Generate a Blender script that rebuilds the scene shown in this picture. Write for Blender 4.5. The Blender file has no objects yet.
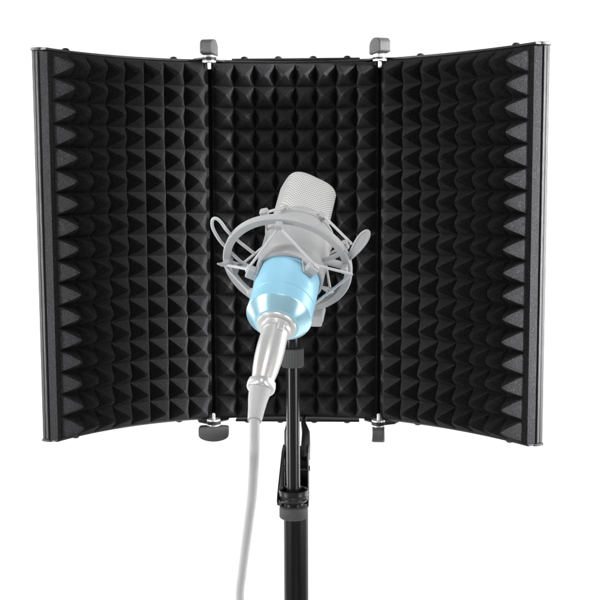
import bpy, bmesh, math, random
from mathutils import Vector, Matrix
random.seed(4)
sc = bpy.context.scene
col = sc.collection
V = Vector

# ---------------------------------------------------------------- camera
cam = bpy.data.cameras.new('camera')
cam.sensor_width = 36; cam.lens = 1075.48 / 600 * 36
cam.clip_start = 0.01; cam.clip_end = 60
camo = bpy.data.objects.new('camera', cam); col.objects.link(camo)
def cam_basis(pitch, yaw, roll):
    cp, sp, cy, sy = math.cos(pitch), math.sin(pitch), math.cos(yaw), math.sin(yaw)
    fw = V((sy*cp, cy*cp, -sp)); r = V((cy, -sy, 0)); u = r.cross(fw)
    c, s = math.cos(roll), math.sin(roll)
    return r*c + u*s, u*c - r*s, fw
R_, U_, F_ = cam_basis(.10432, -.04092, -.00411)
m = Matrix((R_, U_, -F_)).transposed().to_4x4()
m.translation = V((.04445, -.98421, .21559))
camo.matrix_world = m
sc.camera = camo

# ---------------------------------------------------------------- world and lamps
w = bpy.data.worlds.new('World'); sc.world = w; w.use_nodes = True
bg = w.node_tree.nodes['Background']
bg.inputs[0].default_value = (1, 1, 1, 1); bg.inputs[1].default_value = 0.02
sc.view_settings.view_transform = 'Standard'; sc.view_settings.look = 'None'
sc.view_settings.exposure = 0; sc.view_settings.gamma = 1

def area(name, loc, target, sx, sy, power, spread=None):
    l = bpy.data.lights.new(name, 'AREA'); l.shape = 'RECTANGLE'; l.size = sx; l.size_y = sy; l.energy = power
    o = bpy.data.objects.new(name, l); col.objects.link(o)
    o.location = loc
    if spread: l.spread = math.radians(spread)
    o.rotation_euler = (V(target) - V(loc)).to_track_quat('-Z', 'Y').to_euler()
    return o
area('right_softbox', (1.50, -1.00, .40), (0, -.05, .17), .50, 1.8, 21)
area('left_softbox', (-1.50, -.98, .35), (0, -.05, .17), .50, 1.8, 28)
area('right_edge_helper', (1.05, -.42, .30), (.306, -.07, .19), .08, .40, 2.8, 17)  # added narrow beam, brightens only the right outer foam edge
area('left_edge_helper', (-1.05, -.42, .28), (-.285, -.07, .18), .08, .40, .85, 17)  # added weaker counterpart, brightens the left outer foam edge
area('head_fill_helper', (.02, -.78, 1.65), (.01, -.20, .20), .20, .20, .13, 20)  # added narrow beam, lifts the brightness of the mesh head
area('top_softbox', (.05, -1.25, 1.35), (0, -.05, .17), .5, .8, 2.5)
area('low_softbox', (.05, -1.20, -.95), (0, -.05, .17), .45, .7, 2.5)
area('backdrop_lamp', (1.75, .80, .3), (-.1, 1.75, .1), .5, 1.6, 40)
area('backdrop_lamp', (-1.75, .80, .3), (.1, 1.75, .1), .5, 1.6, 40)

# ---------------------------------------------------------------- materials
def mat(name, base, rough=.5, metal=0., spec=.5, grain=0., gscale=900., bump=0., speck=0., coat=0.):
    mt = bpy.data.materials.new(name); mt.use_nodes = True
    nt = mt.node_tree; b = nt.nodes['Principled BSDF']
    b.inputs['Roughness'].default_value = rough
    b.inputs['Metallic'].default_value = metal
    b.inputs['Specular IOR Level'].default_value = spec
    b.inputs['Coat Weight'].default_value = coat
    tc = nt.nodes.new('ShaderNodeTexCoord')
    nz = nt.nodes.new('ShaderNodeTexNoise'); nz.inputs['Scale'].default_value = gscale; nz.inputs['Detail'].default_value = 3
    nt.links.new(tc.outputs['Object'], nz.inputs['Vector'])
    rp = nt.nodes.new('ShaderNodeMapRange')
    rp.inputs['From Min'].default_value = .3; rp.inputs['From Max'].default_value = .7
    rp.inputs['To Min'].default_value = 1 - grain; rp.inputs['To Max'].default_value = 1 + grain
    nt.links.new(nz.outputs['Fac'], rp.inputs['Value'])
    sc_ = nt.nodes.new('ShaderNodeVectorMath'); sc_.operation = 'SCALE'
    sc_.inputs[0].default_value = base
    nt.links.new(rp.outputs['Result'], sc_.inputs['Scale'])
    out = sc_.outputs[0]
    if speck:
        vo = nt.nodes.new('ShaderNodeTexNoise'); vo.inputs['Scale'].default_value = 1500; vo.inputs['Detail'].default_value = 1
        nt.links.new(tc.outputs['Object'], vo.inputs['Vector'])
        r2 = nt.nodes.new('ShaderNodeMapRange'); r2.inputs['From Min'].default_value = .66; r2.inputs['From Max'].default_value = .74
        r2.inputs['To Max'].default_value = speck
        nt.links.new(vo.outputs['Fac'], r2.inputs['Value'])
        ad = nt.nodes.new('ShaderNodeVectorMath'); ad.operation = 'ADD'
        nt.links.new(out, ad.inputs[0]); nt.links.new(r2.outputs['Result'], ad.inputs[1]); out = ad.outputs[0]
    nt.links.new(out, b.inputs['Base Color'])
    if bump:
        bp = nt.nodes.new('ShaderNodeBump'); bp.inputs['Strength'].default_value = bump; bp.inputs['Distance'].default_value = .0004
        nt.links.new(nz.outputs['Fac'], bp.inputs['Height']); nt.links.new(bp.outputs[0], b.inputs['Normal'])
    return mt
M = dict(
 foam=mat('acoustic_foam', (.021, .021, .022), 1, 0, .08, .45, 1000, .9, .07),
matte=mat('matte_black_filler', (.008, .008, .008), .9, 0, .1),
 shell=mat('powder_coated_steel', (.014, .014, .015), .5, 0, .35, .15, 700, .15),
 endstrip=mat('satin_black_edge', (.040, .040, .041), .6, 0, .15, .12, 500, .08),
 rivet=mat('black_rivet', (.03, .03, .03), .3, .5),
 knob=mat('grey_rubber_knob', (.058, .058, .060), .65, 0, .4, .12, 900, .2),
 chrome=mat('zinc_plated_steel', (.78, .78, .78), .38, .8),
 tube=mat('black_stand_tube', (.005, .005, .0055), .38, 0, .22, .1, 400, .03),
 rod=mat('gloss_black_rod', (.014, .014, .015), .27, 0, .6, 0, 400, 0),
 bracket=mat('black_steel_bracket', (.02, .02, .021), .35, .2),
 collar=mat('dark_grey_collar', (.078, .078, .080), .6, 0, .4, .1, 900, .15),
 mount=mat('pale_grey_plastic', (.50, .50, .505), .75, 0, .15, .03, 500, .05),
 cord=mat('pale_grey_cord', (.64, .64, .645), .6, 0, .3, .05, 1500, .1),
 hook=mat('white_grey_hook', (.66, .66, .66), .45),
 body=mat('pale_grey_mic_body', (.50, .50, .505), .75, 0, .15, .02, 500, .02),
 blue=mat('pale_blue_lacquer', (.36, .70, .90), .35, .1, .5, .02, 300, 0),
 bluemetal=mat('pale_blue_polished_rim', (.50, .83, .98), .25, .45, .5, .02, 300, 0),
 xlr=mat('pale_silver_connector', (.76, .75, .745), .32, .40, .6, .02, 300, .02),
 boot=mat('pale_grey_boot', (.55, .55, .55), .5, 0, .35, .03, 500, .04),
 cable=mat('pale_grey_cable', (.54, .54, .54), .42, 0, .45, .03, 500, .04),
 backdrop=mat('white_paper', (.88, .88, .88), .9, 0, .1, .01, 30, 0),
)
def grille_mat():
    mt = bpy.data.materials.new('silver_wire_mesh'); mt.use_nodes = True
    nt = mt.node_tree; b = nt.nodes['Principled BSDF']
    tc = nt.nodes.new('ShaderNodeTexCoord')
    def vm(op, a, bb=None):
        n = nt.nodes.new('ShaderNodeVectorMath'); n.operation = op
        if isinstance(a, tuple): n.inputs[0].default_value = a
        else: nt.links.new(a, n.inputs[0])
        if bb is not None:
            if isinstance(bb, tuple): n.inputs[1].default_value = bb
            else: nt.links.new(bb, n.inputs[1])
        return n
    p = vm('MULTIPLY', tc.outputs['Object'], (1/.0021, 0, 1/.0026)).outputs[0]
    d = []
    for off in ((0, .5, 0), (.5, .5, .5)):
        q = vm('ADD', p, off).outputs[0]
        q = vm('FRACTION', q).outputs[0]
        q = vm('SUBTRACT', q, (.5, .5, .5)).outputs[0]
        d.append(vm('LENGTH', q).outputs['Value'])
    mn = nt.nodes.new('ShaderNodeMath'); mn.operation = 'MINIMUM'
    nt.links.new(d[0], mn.inputs[0]); nt.links.new(d[1], mn.inputs[1])
    mr = nt.nodes.new('ShaderNodeMapRange'); mr.inputs['From Min'].default_value = .18; mr.inputs['From Max'].default_value = .34
    nt.links.new(mn.outputs[0], mr.inputs['Value'])
    mx = nt.nodes.new('ShaderNodeMix'); mx.data_type = 'RGBA'
    mx.inputs[6].default_value = (.40, .395, .39, 1); mx.inputs[7].default_value = (.90, .89, .885, 1)
    nt.links.new(mr.outputs['Result'], mx.inputs[0]); nt.links.new(mx.outputs[2], b.inputs['Base Color'])
    b.inputs['Roughness'].default_value = .4; b.inputs['Metallic'].default_value = 0
    bp = nt.nodes.new('ShaderNodeBump'); bp.inputs['Strength'].default_value = .6; bp.inputs['Distance'].default_value = .0004
    nt.links.new(mr.outputs['Result'], bp.inputs['Height']); nt.links.new(bp.outputs[0], b.inputs['Normal'])
    return mt
M['grille'] = grille_mat()

# ---------------------------------------------------------------- helpers
def obj(name, bm, m, parent=None, smooth=False, bevel=0., angle=35):
    bmesh.ops.recalc_face_normals(bm, faces=bm.faces)
    me = bpy.data.meshes.new(name); bm.to_mesh(me); bm.free()
    me.materials.append(M[m])
    o = bpy.data.objects.new(name, me); col.objects.link(o)
    if parent: o.parent = parent
    if smooth:
        me.polygons.foreach_set('use_smooth', [True]*len(me.polygons))
        me.set_sharp_from_angle(angle=math.radians(angle))
    if bevel:
        b = o.modifiers.new('bevel', 'BEVEL'); b.width = bevel; b.segments = 3; b.limit_method = 'ANGLE'
        b.harden_normals = False
        me.polygons.foreach_set('use_smooth', [True]*len(me.polygons)); me.set_sharp_from_angle(angle=math.radians(50))
    return o
def thing(name, label, cat, loc=(0, 0, 0)):
    o = bpy.data.objects.new(name, None); col.objects.link(o); o.location = loc
    o.empty_display_size = .02
    o['label'] = label; o['category'] = cat
    return o
def box(bm, x0, x1, y0, y1, z0, z1):
    vs = [bm.verts.new((x, y, z)) for z in (z0, z1) for x, y in ((x0, y0), (x1, y0), (x1, y1), (x0, y1))]
    for f in ((0, 3, 2, 1), (4, 5, 6, 7), (0, 1, 5, 4), (1, 2, 6, 5), (2, 3, 7, 6), (3, 0, 4, 7)):
        bm.faces.new([vs[i] for i in f])
def prism(bm, pts, d0, d1, f):
    """outline pts (a,b) swept from d0 to d1; f(a,b,d) -> xyz"""
    A = [bm.verts.new(f(a, b, d0)) for a, b in pts]; B = [bm.verts.new(f(a, b, d1)) for a, b in pts]
    bm.faces.new(A); bm.faces.new(B[::-1]); n = len(pts)
    for i in range(n): bm.faces.new((A[i], A[(i+1) % n], B[(i+1) % n], B[i]))
def lathe(bm, prof, n=48, c=(0, 0, 0), knurl=0., kn=0):
    """prof: list of (r, z) bottom to top around a vertical axis through c"""
    rings = []
    for r, z in prof:
        rings.append([bm.verts.new((c[0] + (r + (knurl if (kn and i % 2) else 0))*math.cos(2*math.pi*i/n),
                                    c[1] + (r + (knurl if (kn and i % 2) else 0))*math.sin(2*math.pi*i/n), c[2]+z)) for i in range(n)])
    for a, b in zip(rings, rings[1:]):
        for i in range(n): bm.faces.new((a[i], a[(i+1) % n], b[(i+1) % n], b[i]))
    bm.faces.new(rings[0]); bm.faces.new(rings[-1][::-1])
def tube(bm, pts, r, n=16, closed=False, flat=None):
    """round tube through pts with parallel-transported frame; r number or list"""
    pts = [V(p) for p in pts]; N = len(pts)
    T = []
    for i in range(N):
        a = pts[i-1] if (i > 0 or closed) else pts[0]; b = pts[(i+1) % N] if (i < N-1 or closed) else pts[-1]
        T.append((b-a).normalized())
    up = V((0, 0, 1)) if abs(T[0].z) < .9 else V((1, 0, 0))
    nrm = (up - T[0]*up.dot(T[0])).normalized(); rings = []
    for i in range(N):
        nrm = (nrm - T[i]*nrm.dot(T[i])).normalized(); bn = T[i].cross(nrm)
        rr = r[i] if isinstance(r, (list, tuple)) else r
        rings.append([bm.verts.new(pts[i] + nrm*math.cos(2*math.pi*k/n)*rr + bn*math.sin(2*math.pi*k/n)*rr*(flat or 1)) for k in range(n)])
    pairs = list(zip(rings, rings[1:])) + ([(rings[-1], rings[0])] if closed else [])
    for a, b in pairs:
        for k in range(n): bm.faces.new((a[k], a[(k+1) % n], b[(k+1) % n], b[k]))
    if not closed: bm.faces.new(rings[0]); bm.faces.new(rings[-1][::-1])
def spline(ctrl, steps=10, closed=False):
    c = [V(p) for p in ctrl]; n = len(c); out = []
    rng = range(n if closed else n-1)
    for i in rng:
        g = (lambda k: c[k % n]) if closed else (lambda k: c[max(0, min(n-1, k))])
        p0, p1, p2, p3 = g(i-1), g(i), g(i+1), g(i+2)
        for s in range(steps):
            t = s/steps
            out.append(.5*((2*p1) + (p2-p0)*t + (2*p0-5*p1+4*p2-p3)*t*t + (3*p1-p0-3*p2+p3)*t**3))
    if not closed: out.append(c[-1])
    return out
def child(name, parent, loc=(0, 0, 0), rot=None):
    pass

# ---------------------------------------------------------------- setting: seamless paper sweep
bm = bmesh.new()
prof = [(-.7, -1.1), (.4, -1.1)] + [(.4+1.2*math.sin(a), -1.1+1.2*(1-math.cos(a))) for a in [math.radians(k*7.5) for k in range(1, 13)]] + [(1.6, 2.6)]
L = [bm.verts.new((-3.2, y, z)) for y, z in prof]; Rr = [bm.verts.new((3.2, y, z)) for y, z in prof]
for i in range(len(prof)-1): bm.faces.new((L[i], Rr[i], Rr[i+1], L[i+1]))
bd = obj('background', bm, 'backdrop', smooth=True); bd['kind'] = 'structure'

# ---------------------------------------------------------------- isolation shield
H = .33; HALF = .0774; KC = 3.411; XH = math.sin(KC*HALF)/KC; W = .159; T_ = .0100; MD = .0072; FB = .0030; HP = .0190
NX, NZ = 8, 17; PZ = (H - 2*FB - .0012)/NZ
shield = thing('isolation_shield', 'three-panel folding acoustic shield of black pyramid foam standing behind the pale microphone', 'sound shield', (0, 0, 0))

def foam_bm(ua, ub, sgn, fr, seed):
    """foam slab from ua to ub, pyramids starting at ua_p; fr maps (u, v, z) to xyz"""
    rnd = random.Random(seed)
    bm = bmesh.new(); S = 10
    p0 = ua + (.0016 if sgn == 0 else .0028); PX = (ub - (.0016 if sgn == 0 else .0034) - p0)/NX
    us = [ua] + [p0 + i*PX/S for i in range(NX*S+1)] + [ub]
    zs = [FB + i*PZ/S for i in range(NZ*S+1)]; zs[0] -= .0008; zs[-1] += .0016
    jit = [[(rnd.uniform(-.05, .05), rnd.uniform(-.05, .05), rnd.uniform(.95, 1.03)) for _ in range(NZ)] for _ in range(NX)]
    def hgt(u, z):
        a = (u-p0)/PX; b = (z-FB)/PZ
        i = int(min(NX-1, max(0, math.floor(a)))); j = int(min(NZ-1, max(0, math.floor(b))))
        if a <= 0 or a >= NX: return 0.
        jx, jz, k = jit[i][j]
        x = (a-i)*2-1; y = (b-j)*2-1
        x = (x-jx)/(1-jx) if x > jx else (x-jx)/(1+jx)
        y = (y-jz)/(1-jz) if y > jz else (y-jz)/(1+jz)
        mx = (abs(x)**9 + abs(y)**9)**(1/9.)
        hh = max(0., 1-mx**1.22)
        if j in (0, NZ-1) and False: hh *= .9
        if hh > .93: hh = .93 + (hh-.93)*.6
        return hh*HP*k
    grid = []
    for iu, u in enumerate(us):
        rowv = []
        for iz, z in enumerate(zs):
            # every other diagonal keeps the pyramid ridges crisp
            rowv.append(bm.verts.new(fr(u, -hgt(min(max(u, p0), p0+NX*PX), z) if 0 < iu < len(us)-1 else .0008, z)))
        grid.append(rowv)
    for i in range(len(us)-1):
        for j in range(len(zs)-1):
            a, b, c, d = grid[i][j], grid[i+1][j], grid[i+1][j+1], grid[i][j+1]
            li = (i-1) % S; lj = j % S
            q = ((li < S/2) == (lj < S/2))
            if q: bm.faces.new((a, b, c)); bm.faces.new((a, c, d))
            else: bm.faces.new((a, b, d)); bm.faces.new((b, c, d))
    # sides and back
    rim = [grid[i][0] for i in range(len(us))] + [grid[-1][j] for j in range(1, len(zs))] + \
          [grid[i][-1] for i in range(len(us)-2, -1, -1)] + [grid[0][j] for j in range(len(zs)-2, 0, -1)]
    par = [(us[i], zs[0]) for i in range(len(us))] + [(us[-1], zs[j]) for j in range(1, len(zs))] + \
          [(us[i], zs[-1]) for i in range(len(us)-2, -1, -1)] + [(us[0], zs[j]) for j in range(len(zs)-2, 0, -1)]
    back = [bm.verts.new(fr(u, T_-.0004, z)) for u, z in par]
    nu, nz = len(us)-1, len(zs)-1
    n = len(rim)
    for i in range(n): bm.faces.new((rim[i], rim[(i+1) % n], back[(i+1) % n], back[i]))
    top = [back[(nu+nz+nu-i) % n] for i in range(len(us))]
    for i in range(nu):          # back follows the curve strip by strip
        if i == 0: bm.faces.new([back[0], back[1], top[1]] + [back[k] for k in range(nu+nz+nu, n)])
        elif i == nu-1: bm.faces.new([back[i]] + [back[k] for k in range(nu, nu+nz+1)] + [top[i]])
        else: bm.faces.new((back[i], back[i+1], top[i+1], top[i]))
    return bm

def shell_bm(ua, ub, fr, cap_end=True):
    """folded sheet-metal tray: back plate, top and bottom flange with a small front lip"""
    bm = bmesh.new()
    def bx(u0, u1, v0, v1, z0, z1, n=24):
        rg = [[bm.verts.new(fr(u0+(u1-u0)*i/n, v, z)) for v, z in ((v0, z0), (v1, z0), (v1, z1), (v0, z1))] for i in range(n+1)]
        for p, q in zip(rg, rg[1:]):
            for k in range(4): bm.faces.new((p[k], p[(k+1) % 4], q[(k+1) % 4], q[k]))
        bm.faces.new(rg[0]); bm.faces.new(rg[-1][::-1])
    bx(ua, ub, T_+.0002, T_+MD, .0022, H-.0022)
    for z0, z1, s in ((H-.0012, H+.0008, 1), (.0004, .0020, -1)):
        bx(ua, ub, .0015, T_+MD+.0012, z0, z1)
    return bm
def rivet_bm(c):
    bm = bmesh.new()
    s = 1 if c[2] > .1 else -1
    pr = [(.0034, 0), (.0034, .0006), (.003, .0014), (.002, .0021), (.0009, .0024)]
    lathe(bm, [(r, z*s) for r, z in (pr if s > 0 else pr[::-1])], 20, c)
    return bm
def panel(kind, fr, ua, ub, sgn, rivets, seed):
    ob = obj('metal_frame', shell_bm(ua, ub, fr), 'shell', shield, bevel=.0004)
    fo = obj('foam_panel', foam_bm(ua+.0005, ub-.0003, sgn, fr, seed), 'foam', shield, smooth=True, angle=22)
    for u, v in rivets:
        for z in (H+.0009, .0003):
            obj('rivet', rivet_bm(fr(u, v, z)), 'rivet', ob, smooth=True)
    return ob, fo
AL, KL, AR, KR = .2535, 5.167, .4448, 3.266
def frame_side(side, a, k):
    def fr(u, v, z):
        th = a + k*u
        x = XH + (math.sin(th)-math.sin(a))/k + v*math.sin(th); y = (math.cos(th)-math.cos(a))/k + v*math.cos(th)
        return (side*x, y, z)
    return fr
frL, frR = frame_side(-1, AL, KL), frame_side(1, AR, KR)
SAG = (1 - math.cos(KC*HALF))/KC
def frC(u, v, z):
    th = KC*u
    return (math.sin(th)/KC + v*math.sin(th), (math.cos(th)-math.cos(KC*HALF))/KC + v*math.cos(th), z)
shC, foC = panel('centre', frC, -HALF+.0010, HALF-.0010, 0, [], 1)
shL, foL = panel('left', frL, .0012, W, 1, [(.031, .008), (.133, .007)], 2)
shR, foR = panel('right', frR, .0012, W, 1, [(.036, .008), (.133, .007)], 3)
# outer end strips: rolled metal channel behind the foam with a groove, capped top and bottom
for fr, sh in ((frL, shL), (frR, shR)):
    bm = bmesh.new()
    pts = [(W-.0010, T_+.0004), (W+.0012, T_+.0004), (W+.0012, T_+.0022), (W+.0007, T_+.0027), (W+.0007, T_+.0033), (W+.0012, T_+.0038), (W+.0012, T_+MD-.0008), (W+.0006, T_+MD), (W-.0010, T_+MD)]
    prism(bm, pts, .0022, H-.0014, lambda a, b, d: fr(a, b, d))
    obj('end_strip', bm, 'endstrip', sh, bevel=.0003)
    for z0, z1 in ((H-.0011, H+.0014), (-.0002, .0019)):
        bm = bmesh.new()
        prism(bm, [(W-.011, T_-.002), (W-.011, T_+MD+.0004), (W+.0012, T_+MD+.0004), (W+.0018, T_+MD), (W+.0018, T_+.0010), (W+.0004, T_-.002)], z0, z1, lambda a, b, d: fr(a, b, d))
        obj('end_cap', bm, 'shell', sh, bevel=.0004)
# raised hinge strip on the top and bottom of the centre panel, with its rivets
for z0, z1, s in ((H+.0009, H+.0024, 1), (-.0036, -.0020, -1)):
    bm = bmesh.new(); box(bm, -.0555, .0570, .0090, .0150, min(z0, z1)-.0001, max(z0, z1)) if 0 else None; box(bm, -.0575, .0590, .0085, .0240, z0, z1)
    st = obj('mounting_strip', bm, 'shell', shield, bevel=.0004)
    for x in (-.0465, -.0155, .0165, .0475):
        obj('rivet', rivet_bm((x, .0150, z1+.0001 if s > 0 else z0-.0001)), 'rivet', st, smooth=True)
# filler rods added in each fold so the bright backdrop doesn't show through
for side in (-1, 1):
    bm = bmesh.new()
    tube(bm, [(side*(XH+.0010), .0040, .006), (side*(XH+.0010), .0040, H-.006)], .0013, 10)
    tube(bm, [(side*(XH+.0055), T_+MD+.001, .003), (side*(XH+.0055), T_+MD+.001, H-.003)], .0045, 16)
    obj('seam_filler', bm, 'matte', shield, smooth=True)

def wing_knob(side, top, rot, loc):
    """T shaped wing knob on a zinc bolt through two hinge lugs"""
    root = (side*(XH), -.0045, H if top else -.0010)
    s = 1 if top else -1
    # knob: rounded wing, profile in x-z, thickness in y, then rotated about z
    bm = bmesh.new()
    hw, hh = .0140, .0058
    prof = [(-hw, .0050), (-hw*.86, .0042), (-.006, .0040), (.006, .0040), (hw*.86, .0042), (hw, .0050), (hw, .0118)]
    prof += [(hw*math.cos(t), .0118 + .0060*math.sin(t)) for t in [math.pi*k/14 for k in range(1, 14)]] + [(-hw, .0118)]
    prism(bm, prof, -hh, hh, lambda a, b, d: (a, d, b*s))
    for v in bm.verts:   # ends narrower than the middle
        v.co.y *= 1 - .10*(abs(v.co.x)/hw)**2
        if abs(v.co.x) < .006: v.co.y *= 1.06
    bmesh.ops.rotate(bm, verts=bm.verts, cent=(0, 0, 0), matrix=Matrix.Rotation(rot, 3, 'Z'))
    bmesh.ops.translate(bm, verts=bm.verts, vec=root)
    k = obj('wing_knob', bm, 'knob', shield, bevel=.0010)
    bm = bmesh.new()
    pr = [(.0040, .0038), (.0040, .0052)]
    lathe(bm, [(.0062, -.0026*1), (.0062, -.0012)] if s > 0 else [(.0062, .0012), (.0062, .0026)], 28, root)
    lathe(bm, [(.0062, .0022), (.0062, .0032)] if s > 0 else [(.0062, -.0032), (.0062, -.0022)], 28, root)
    lathe(bm, [(.0044, .0032), (.0036, .0060)] if s > 0 else [(.0036, -.0060), (.0044, -.0032)], 28, root)
    obj('washer', bm, 'chrome', k, smooth=True)
    bm = bmesh.new()
    lathe(bm, [(.0009, -.0085), (.0016, -.0078), (.0016, .003)] if s > 0 else [(.0016, -.003), (.0016, .0078), (.0009, .0085)], 16, root)
    obj('screw', bm, 'chrome', k, smooth=True)
    # two lugs
    for z0, z1, dx, c in ((-.0012, .0003, 0, 1), (.0005, .0020, 0, 2)):
        bm = bmesh.new()
        n = 20; ang0 = 0 if c == 1 else -side*(AL if side < 0 else AR)
        dirx = V((-side, 0)) if c == 1 else V((side*math.cos(AL if side < 0 else AR), -math.sin(AL if side < 0 else AR)))
        per = V((-dirx.y, dirx.x))
        back = V((0, 1)) if c == 1 else V((side*math.sin(AL if side < 0 else AR), math.cos(AL if side < 0 else AR)))
        o2 = V((root[0], root[1]))
        pts = []
        a0 = math.atan2(-back.y, -back.x)
        for i in range(-8, 9):
            a = a0 + i*math.pi/16
            pts.append(tuple(o2 + V((math.cos(a), math.sin(a)))*.0066))
        pa = o2 + dirx*(.018 if (c == 2 and top and side > 0) else .013) + back*.0085; pb = o2 + dirx*(.018 if (c == 2 and top and side > 0) else .013) + back*.018; pc = o2 + back*.018 - dirx*.0055
        # order the outline so that it runs round
        first, last = V(pts[0]), V(pts[-1])
        if (first - pa).length < (last - pa).length: pts = pts[::-1]
        pts += [tuple(pa), tuple(pb), tuple(pc)]
        zz0, zz1 = (z0, z1) if s > 0 else (-z1, -z0)
        prism(bm, pts, root[2]+zz0, root[2]+zz1, lambda a, b, d: (a, b, d))
        obj('hinge_lug', bm, 'chrome' if (c == 2 and top and side > 0) else 'shell', k, bevel=.0003)
    return k
R = math.radians
wing_knob(-1, True, R(84), None)
wing_knob(1, True, R(-72), None)
wing_knob(-1, False, R(3), None)
wing_knob(1, False, R(87), None)

# fork under the shield that drops into the stand bracket
bm = bmesh.new()
tube(bm, [(.0072, .010, .0000), (.0074, -.012, -.0005), (.0100, -.024, -.0065), (.0104, -.040, -.0120), (.0104, -.050, -.024)], [.0022, .0024, .0038, .0042, .0042], 20)
box(bm, -.0082, -.0068, -.050, -.020, -.024, .0008)
obj('mounting_fork', bm, 'bracket', shield, smooth=True)

# ---------------------------------------------------------------- microphone stand
stand = thing('microphone_stand', 'black tubular microphone stand with knurled grey clutch below the foam shield', 'microphone stand', (.002, -.057, -1.1))
def wobj(name, bm, m, parent, **k):
    o = obj(name, bm, m, None, **k); o.parent = parent
    o.matrix_parent_inverse = Matrix.Translation(-V(parent.location))
    return o
bm = bmesh.new(); lathe(bm, [(.0106, -1.09), (.0108, -1.088), (.0108, -.0505), (.0104, -.050)], 64, (.0021, -.0570, 0))
wobj('lower_tube', bm, 'tube', stand, smooth=True)
bm = bmesh.new(); lathe(bm, [(.13, -1.099), (.13, -1.093), (.126, -1.089), (.03, -1.085), (.0125, -1.08), (.0125, -1.06)], 96, (.0021, -.0570, 0))
wobj('round_base', bm, 'bracket', stand, smooth=True)
RX, RY = .0034, -.129
bm = bmesh.new(); lathe(bm, [(.0055, -.034), (.0055, .083)], 40, (RX, RY, 0)); 
ro = wobj('upper_rod', bm, 'rod', stand, smooth=True)
bm = bmesh.new(); lathe(bm, [(.0058, .087), (.0062, .088), (.0062, .112), (.0050, .114)], 40, (RX, RY, 0))
wobj('rod_sleeve', bm, 'rod', stand, smooth=True)
bm = bmesh.new()
lathe(bm, [(.0078, .0718), (.0084, .0722), (.0086, .0728), (.0086, .0860), (.0083, .0866), (.0070, .0869)], 56, (RX, RY, 0), .00045, 1)
wobj('rod_collar', bm, 'collar', stand, smooth=True, angle=50)
bm = bmesh.new()
lathe(bm, [(.0085, -.0402), (.0108, -.0388), (.0121, -.0368), (.0113, -.0355), (.0122, -.0342), (.0118, -.0325), (.0119, -.0292), (.0109, -.0289), (.0104, -.0315), (.0080, -.0325), (.0058, -.0325)], 64, (RX, RY, 0))
wobj('clutch_cup', bm, 'bracket', stand, smooth=True, angle=60)
bm = bmesh.new()
lathe(bm, [(.0078, -.046), (.0078, -.0395)], 40, (RX, RY, 0))
wobj('clutch_neck', bm, 'rod', stand, smooth=True)
bm = bmesh.new()
lathe(bm, [(.0090, -.0532), (.0106, -.0526), (.0112, -.0516), (.0112, -.0444), (.0108, -.0434), (.0096, -.0428)], 80, (RX, RY, 0), .0004, 1)
wobj('clutch_ring', bm, 'collar', stand, smooth=True, angle=50)
for x0, x1 in ((-.0098, -.0084), (.0124, .0138)):
    bm = bmesh.new()
    pts = [(-.044, -.0125), (-.064, -.0128), (-.072, -.015), (-.131, -.0325), (-.137, -.037), (-.133, -.0415), (-.070, -.062), (-.044, -.062)]
    if x0 > 0: pts = [(-.044, -.0125), (-.060, -.0128), (-.066, -.015), (-.070, -.030), (-.070, -.062), (-.044, -.062)]
    prism(bm, pts, x0, x1, lambda a, b, d: (d, a, b))
    wobj('bracket_cheek', bm, 'bracket', stand, bevel=.0004)
bm = bmesh.new()
box(bm, -.0083, .0123, -.0456, -.0442, -.062, -.0135)
wobj('bracket_back', bm, 'bracket', stand, bevel=.0003)
bm = bmesh.new()
tube(bm, [(-.0108, -.060, -.030), (.0148, -.060, -.030)], .0024, 16)
for v in bm.verts: pass
wobj('pivot_bolt', bm, 'bracket', stand, smooth=True)

# ---------------------------------------------------------------- microphone (own tilted frame)
SV = V((.9716, .0151, -.2362)); WV = V((.1887, -.6512, .735)); AV = V((.1427, .7588, .6355))
O = V((.0000, -.2536, .1273))
rotm = Matrix((SV.normalized(), -WV.normalized(), AV.normalized())).transposed()
rotm = rotm.to_quaternion().to_matrix()
MM = rotm.to_4x4(); MM.translation = O
mic = thing('microphone', 'pale grey and light blue microphone with silver mesh head tilted before the foam', 'microphone')
mic.matrix_world = MM
def P(x, w_, z): return V((x, -w_, z))       # local: x right, w toward the camera, z along the microphone

bm = bmesh.new()
lathe(bm, [(.0150, -.0070), (.0222, -.0004), (.0226, .0004), (.0226, .0108), (.0222, .0112), (.0222, .0118), (.0226, .0122), (.0224, .0560)], 96)
lb = obj('lower_body', bm, 'blue', mic, smooth=True, angle=25)
bm = bmesh.new()
lathe(bm, [(.0146, -.0078), (.0153, -.0078), (.0225, -.0008), (.0229, .0002), (.0227, .0004), (.0150, -.0068)], 96)
obj('chamfered_rim', bm, 'bluemetal', lb, smooth=True, angle=25)
bm = bmesh.new()
lathe(bm, [(.0222, .0562), (.0222, .0880), (.0218, .0912), (.0205, .0922)], 96)
obj('upper_body', bm, 'body', mic, smooth=True, angle=25)
bm = bmesh.new()
lathe(bm, [(.0110, -.0098), (.0132, -.0096), (.0136, -.0088), (.0136, -.0070)], 64)
obj('socket_ring', bm, 'xlr', mic, smooth=True, angle=40)
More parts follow.
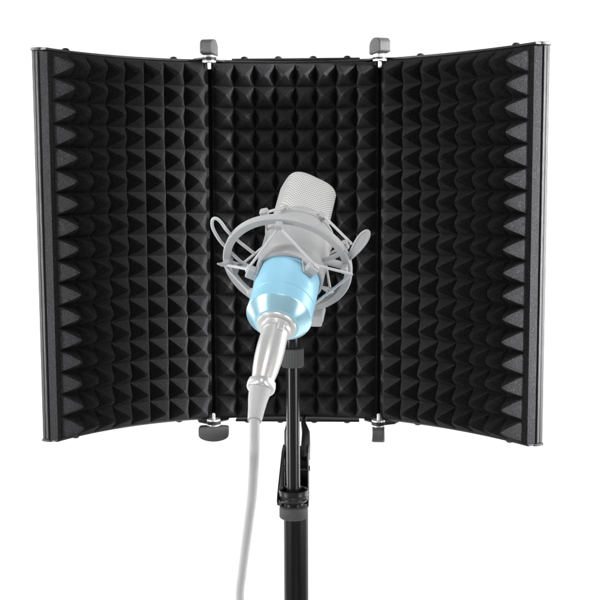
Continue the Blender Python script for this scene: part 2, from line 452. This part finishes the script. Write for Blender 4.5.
# grille head: rounded box, turned about the microphone's axis
head = bmesh.new()
def section(hw, ht, e, z, n=72):
    out = []
    for i in range(n):
        t = 2*math.pi*i/n; c, s = math.cos(t), math.sin(t)
        k = (abs(c)**e + abs(s)**e)**(-1/e)
        out.append(head.verts.new((hw*c*k, ht*s*k, z)))
    return out
HZ = [(.0200, .0196, 2.2, .0905), (.0202, .0182, 2.8, .0940), (.0204, .0172, 3.4, .0980)]
for k in range(1, 8): HZ.append((.0204, .0168, 3.6, .0980 + k*.0044))
z0 = .1288; rr = .0078
for k in range(1, 10):
    t = math.radians(10*k)
    HZ.append((.0204 - rr*(1-math.cos(t)), .0168 - .0058*(1-math.cos(t)), 3.6, z0 + rr*math.sin(t)))
rings = [section(*h) for h in HZ]
for a, b in zip(rings, rings[1:]):
    for i in range(72): head.faces.new((a[i], a[(i+1) % 72], b[(i+1) % 72], b[i]))
head.faces.new(rings[0]); head.faces.new(rings[-1][::-1])
hd = obj('grille', head, 'grille', mic, smooth=True, angle=60)
hd.rotation_euler = (0, 0, R(15)); hd.location = (-.0019, 0, 0)
# wire seam round the edge of the mesh head
bm = bmesh.new()
def edge_path(y, grow=.0003):
    pts = [(.0205+grow, y, .104)]
    pts += [(.0205+grow, y, .108 + i*.004) for i in range(6)]
    for k in range(1, 10):
        t = math.radians(10*k); pts.append((.0217-rr+grow - .0012 + rr*math.cos(t), y, z0 + rr*math.sin(t) - .0006))
    return pts + [(-x, yy, z) for x, yy, z in pts[::-1]]
bm.free()
for sx in (-1, 1):
    bm = bmesh.new()
    for k in range(15):
        z = .101 + k*.0020
        for y0, y1, xo in ((-.0118, -.0080, .0190), (-.0050, .0060, .0203)):
            box(bm, min(sx*(xo-.0012), sx*xo), max(sx*(xo-.0012), sx*xo), y0, y1, z, z+.0008)
    obj('wire_seam', bm, 'xlr', hd, smooth=True)

# ---------------------------------------------------------------- shock mount
mount = thing('shock_mount', 'pale grey spider shock mount ring with elastic cords holding the microphone', 'shock mount')
mount.matrix_world = MM
cx, zr = -.0032, .0480
# main ring: rectangular section with softened edges
bm = bmesh.new(); n = 120
sec = [(.0414, 0), (.0462, -.0004), (.0470, .0008), (.0468, .0046), (.0458, .0054), (.0424, .0052), (.0414, .0044)]
rings = []
for i in range(n):
    t = 2*math.pi*i/n
    rings.append([bm.verts.new((cx + r*math.cos(t), r*math.sin(t), zr+z)) for r, z in sec])
for i in range(n):
    a, b = rings[i], rings[(i+1) % n]
    for k in range(len(sec)): bm.faces.new((a[k], a[(k+1) % len(sec)], b[(k+1) % len(sec)], b[k]))
obj('outer_ring', bm, 'mount', mount, smooth=True, angle=40)
# inner cradle sleeve, scalloped lower edge
bm = bmesh.new(); n = 96
ri, ro_ = .0229, .0246
lug_angles = [math.atan2(-.0059, -.0289), math.atan2(-.0227, .0143), R(60), R(150)]
def low(t):
    z = .0370
    for la in lug_angles:
        d = abs((t-la+math.pi) % (2*math.pi)-math.pi)
        if d < .30: z = min(z, .0265 + max(0, d-.17)*.08)
    return z
inner = []; 
for i in range(n):
    t = 2*math.pi*i/n; c, s = math.cos(t), math.sin(t)
    inner.append([bm.verts.new(p) for p in ((ri*c, ri*s, low(t)), (ro_*c, ro_*s, low(t)), (ro_*c, ro_*s, .0835), (ri*c, ri*s, .0835))])
for i in range(n):
    a, b = inner[i], inner[(i+1) % n]
    for k in range(4): bm.faces.new((a[k], a[(k+1) % 4], b[(k+1) % 4], b[k]))
cr = obj('cradle', bm, 'mount', mount, smooth=True, angle=40)
bm = bmesh.new()
ring2 = [(ro_*.999*math.cos(2*math.pi*i/60), ro_*.999*math.sin(2*math.pi*i/60), .0828) for i in range(60)]
tube(bm, ring2, .0013, 10, closed=True)
obj('cradle_lip', bm, 'mount', cr, smooth=True)

def oriented_box(bm, c, xd, zd, hx, hy, hz):
    xd = V(xd).normalized(); zd = V(zd); zd = (zd - xd*zd.dot(xd)).normalized(); yd = zd.cross(xd)
    c = V(c); vs = []
    for sz in (-1, 1):
        for sx, sy in ((-1, -1), (1, -1), (1, 1), (-1, 1)):
            vs.append(bm.verts.new(c + xd*hx*sx + yd*hy*sy + zd*hz*sz))
    for f in ((0, 3, 2, 1), (4, 5, 6, 7), (0, 1, 5, 4), (1, 2, 6, 5), (2, 3, 7, 6), (3, 0, 4, 7)): bm.faces.new([vs[i] for i in f])
# cord hooks on the cradle (lower) and on the ring (upper/lower)
low_hooks = [P(-.0289, .0059, .030), P(.0152, .0245, .030), P(.0145, -.0250, .030), P(-.0240, -.0180, .030)]
for h in low_hooks:
    rad = V((h.x, h.y, 0)).normalized(); tan = V((-rad.y, rad.x, 0))
    bm = bmesh.new()
    oriented_box(bm, V((rad.x*.0272, rad.y*.0272, .0300)), tan, (0, 0, 1), .0040, .0030, .0034)
    obj('cord_hook', bm, 'mount', mount, bevel=.0010)
    bm = bmesh.new()
    oriented_box(bm, V((rad.x*.0300, rad.y*.0300, .0310)) + tan*.001, tan, (0, 0, 1), .0024, .0012, .0018)
    obj('cord_hook', bm, 'hook', mount, bevel=.0006)
def ringpt(deg, r, z): return V((cx + r*math.cos(R(deg)), r*math.sin(R(deg)), z))
# cords: V shapes between ring hooks and cradle hooks
def lowh(i):
    h = low_hooks[i]; rad = V((h.x, h.y, 0)).normalized(); return V((rad.x*.0300, rad.y*.0300, .0315))
ring_low = [P(-.0143, .0400, .0445), P(.0425, .0170, .0400), P(-.0480, -.0080, .0440), P(.004, -.0425, .044)]
cord_pairs = [(ring_low[0], lowh(0)), (ring_low[0], lowh(1)), (ring_low[1], lowh(1)), (ring_low[1], lowh(2)),
              (ring_low[2], lowh(0)), (ring_low[2], lowh(3)), (ring_low[3], lowh(2)), (ring_low[3], lowh(3))]
for a, b in cord_pairs:
    bm = bmesh.new(); tube(bm, [a, a.lerp(b, .5), b], .0010, 10)
    obj('elastic_cord', bm, 'cord', mount, smooth=True)
for q in ring_low:
    bm = bmesh.new(); rad = V((q.x-cx, q.y, 0)).normalized(); tan = V((-rad.y, rad.x, 0))
    oriented_box(bm, V((cx, 0, 0)) + rad*(.0425) + V((0, 0, .0470)), tan, (0, 0, 1), .0024, .0022, .0045)
    obj('ring_hook', bm, 'mount', mount, bevel=.0008)
# upper cords from the cradle top to the ring
up_hooks = [P(-.0148, .0215, .0860), P(.0125, .0225, .0860), P(.0200, -.0150, .0860), P(-.0200, -.0150, .0860)]
for h in up_hooks:
    rad = V((h.x, h.y, 0)).normalized(); tan = V((-rad.y, rad.x, 0)); bm = bmesh.new()
    oriented_box(bm, V((rad.x*.0258, rad.y*.0258, .0845)), tan, (0, 0, 1), .0028, .0020, .0026)
    obj('cord_hook', bm, 'mount', mount, bevel=.0009)
def uph(i):
    h = up_hooks[i]; rad = V((h.x, h.y, 0)).normalized(); return V((rad.x*.0268, rad.y*.0268, .0853))
ring_up = [P(-.0269, .0380, .0575), P(.0370, .0290, .0575), P(.0330, -.0270, .0575), P(-.0400, -.0240, .0575)]
for a, b in [(uph(0), ring_up[0]), (uph(0), uph(1)), (uph(1), ring_up[1]), (uph(2), ring_up[1]), (uph(2), ring_up[2]), (uph(3), ring_up[2]), (uph(3), ring_up[3]), (ring_up[0], uph(3))]:
    bm = bmesh.new(); tube(bm, [a, a.lerp(b, .5), b], .0010, 10)
    obj('elastic_cord', bm, 'cord', mount, smooth=True)
for q in ring_up:
    bm = bmesh.new(); rad = V((q.x-cx, q.y, 0)).normalized(); tan = V((-rad.y, rad.x, 0))
    oriented_box(bm, V((cx, 0, 0)) + rad*(.0450) + V((0, 0, .0575)), tan, (0, 0, 1), .0030, .0024, .0026)
    obj('ring_hook', bm, 'mount', mount, bevel=.0012)
# pointed tab at the far left of the ring
bm = bmesh.new()
tube(bm, [P(-.0440, -.004, .044), P(-.0490, -.006, .0415), P(-.0520, -.0045, .040)], [.0022, .0016, .0006], 10)
obj('ring_hook', bm, 'mount', mount, smooth=True)
# squeeze handles of the clamp: open wire loop on the left, solid paddle on the right
bm = bmesh.new()
loop = spline([P(-.0280, .0040, .050), P(-.0400, .0120, .050), P(-.0490, .0190, .050), P(-.0555, .0270, .050), P(-.0592, .0290, .050), P(-.0612, .0262, .050),
               P(-.0600, .0190, .050), P(-.0540, .0090, .050), P(-.0440, -.0010, .050), P(-.0350, -.0080, .050), P(-.0250, -.0110, .050)], 8)
tube(bm, loop, .0012, 12)
obj('squeeze_handle', bm, 'cord', mount, smooth=True)
bm = bmesh.new()
A0, A1 = P(.0380, .0205, .0500), P(.0456, .0510, .0500)
ax = (A1-A0).normalized(); side_ = ax.cross(V((0, -.73, -.68))).normalized(); Ln = (A1-A0).length
outl = []
for k in range(28):
    t = 2*math.pi*k/28
    wv = .0042*math.sin(t)*(.72 + .28*(-math.cos(t)))
    outl.append(A0 + ax*(Ln/2 - Ln/2*math.cos(t)) + side_*wv)
tn = ax.cross(side_).normalized()
a_ = [bm.verts.new(p + tn*.0004) for p in outl]; b_ = [bm.verts.new(p - tn*.0004) for p in outl]
bm.faces.new(a_); bm.faces.new(b_[::-1])
for i in range(28): bm.faces.new((a_[i], a_[(i+1) % 28], b_[(i+1) % 28], b_[i]))
tube(bm, outl, .0009, 8, closed=True)
obj('squeeze_handle', bm, 'mount', mount, smooth=True)
bm = bmesh.new()
tube(bm, [P(.020, .012, .050), P(.0290, .0215, .050), P(.0345, .0290, .050)], .0018, 12)
obj('squeeze_handle', bm, 'mount', mount, smooth=True)
# wide inner arms between cradle and ring at the sides
for a, b, wd in ((P(.0215, .0040, .060), P(.0400, .0090, .054), .0035), (P(-.0220, -.0060, .044), P(-.0430, -.0120, .052), .0016), (P(.0200, -.010, .046), P(.0385, -.0150, .053), .0016)):
    bm = bmesh.new(); tube(bm, [a, b], wd, 12, flat=.4); obj('support_arm', bm, 'mount', mount, smooth=True)
# stand fitting at the far lower side of the ring
bm = bmesh.new()
q = P(.0240, -.0405, .0480)
oriented_box(bm, q, (1, -.35, 0), (0, 0, 1), .0075, .0032, .0070)
oriented_box(bm, q + P(.002, -.0035, -.003), (1, -.35, 0), (0, 0, 1), .0052, .0030, .0046)
obj('stand_fitting', bm, 'mount', mount, bevel=.0012)
bm = bmesh.new()
iw = MM.inverted() @ V((RX, RY, .116))
tube(bm, [q, (q + iw)/2 + P(0, -.004, 0), iw, MM.inverted() @ V((RX, RY, .108))], [.0050, .0055, .0065, .0060], 20)
obj('stand_fitting', bm, 'mount', mount, smooth=True)

# ---------------------------------------------------------------- cable with its connector
cable = thing('microphone_cable', 'pale grey microphone cable with silver connector hanging down from the microphone', 'cable')
cable.matrix_world = MM
bm = bmesh.new()
bz = [(.0062, -.0600), (.0070, -.0590), (.0074, -.0560), (.0086, -.0480), (.0094, -.0380), (.0096, -.0300), (.0093, -.0180), (.0092, -.0150), (.0104, -.0148), (.0106, -.0100)]
lathe(bm, bz, 64)
xl = obj('connector_barrel', bm, 'xlr', cable, smooth=True, angle=30)
bm = bmesh.new()
oriented_box(bm, P(.0030, .0094, -.0150), (1, .3, 0), (0, 0, 1), .0022, .0010, .0042)
obj('release_latch', bm, 'xlr', xl, bevel=.0006)
bm = bmesh.new()
lathe(bm, [(.0078, -.0660), (.0088, -.0650), (.0090, -.0620), (.0086, -.0592), (.0070, -.0584)], 48, knurl=.0006, kn=0)
for v in bm.verts:
    t = math.atan2(v.co.y, v.co.x); v.co.z += .0010*math.cos(2*t); k = 1 + .05*math.cos(4*t); v.co.x *= k; v.co.y *= k
obj('locking_collar', bm, 'xlr', cable, smooth=True, angle=50)
Mi = MM.inverted()
bend = [V((0, 0, -.0640)), V((0, 0, -.072)), P(.0006, 0, -.080), P(.0013, -.0006, -.0895)]
bm = bmesh.new()
bp_ = spline(bend, 6); nb = len(bp_)
tube(bm, bp_, [.0075 - .0031*(i/(nb-1)) for i in range(nb)], 32)
obj('strain_relief', bm, 'boot', cable, smooth=True)
pts = [bp_[-4], bp_[-1]] + [Mi @ V(p) for p in ((-.0106, -.3370, .0530), (-.0129, -.3215, .0317), (-.0156, -.3034, .0134), (-.0226, -.2676, -.0256), (-.0290, -.2312, -.0602), (-.0346, -.1952, -.0986),
      (-.034, -.14, -.16), (-.045, -.10, -.30), (-.07, -.09, -.60), (-.08, -.10, -.95), (-.10, -.16, -1.075), (-.2, -.25, -1.0955), (-.4, -.3, -1.0955))]
bm = bmesh.new(); tube(bm, spline(pts, 10), .0033, 24)
obj('cable_sheath', bm, 'cable', cable, smooth=True)
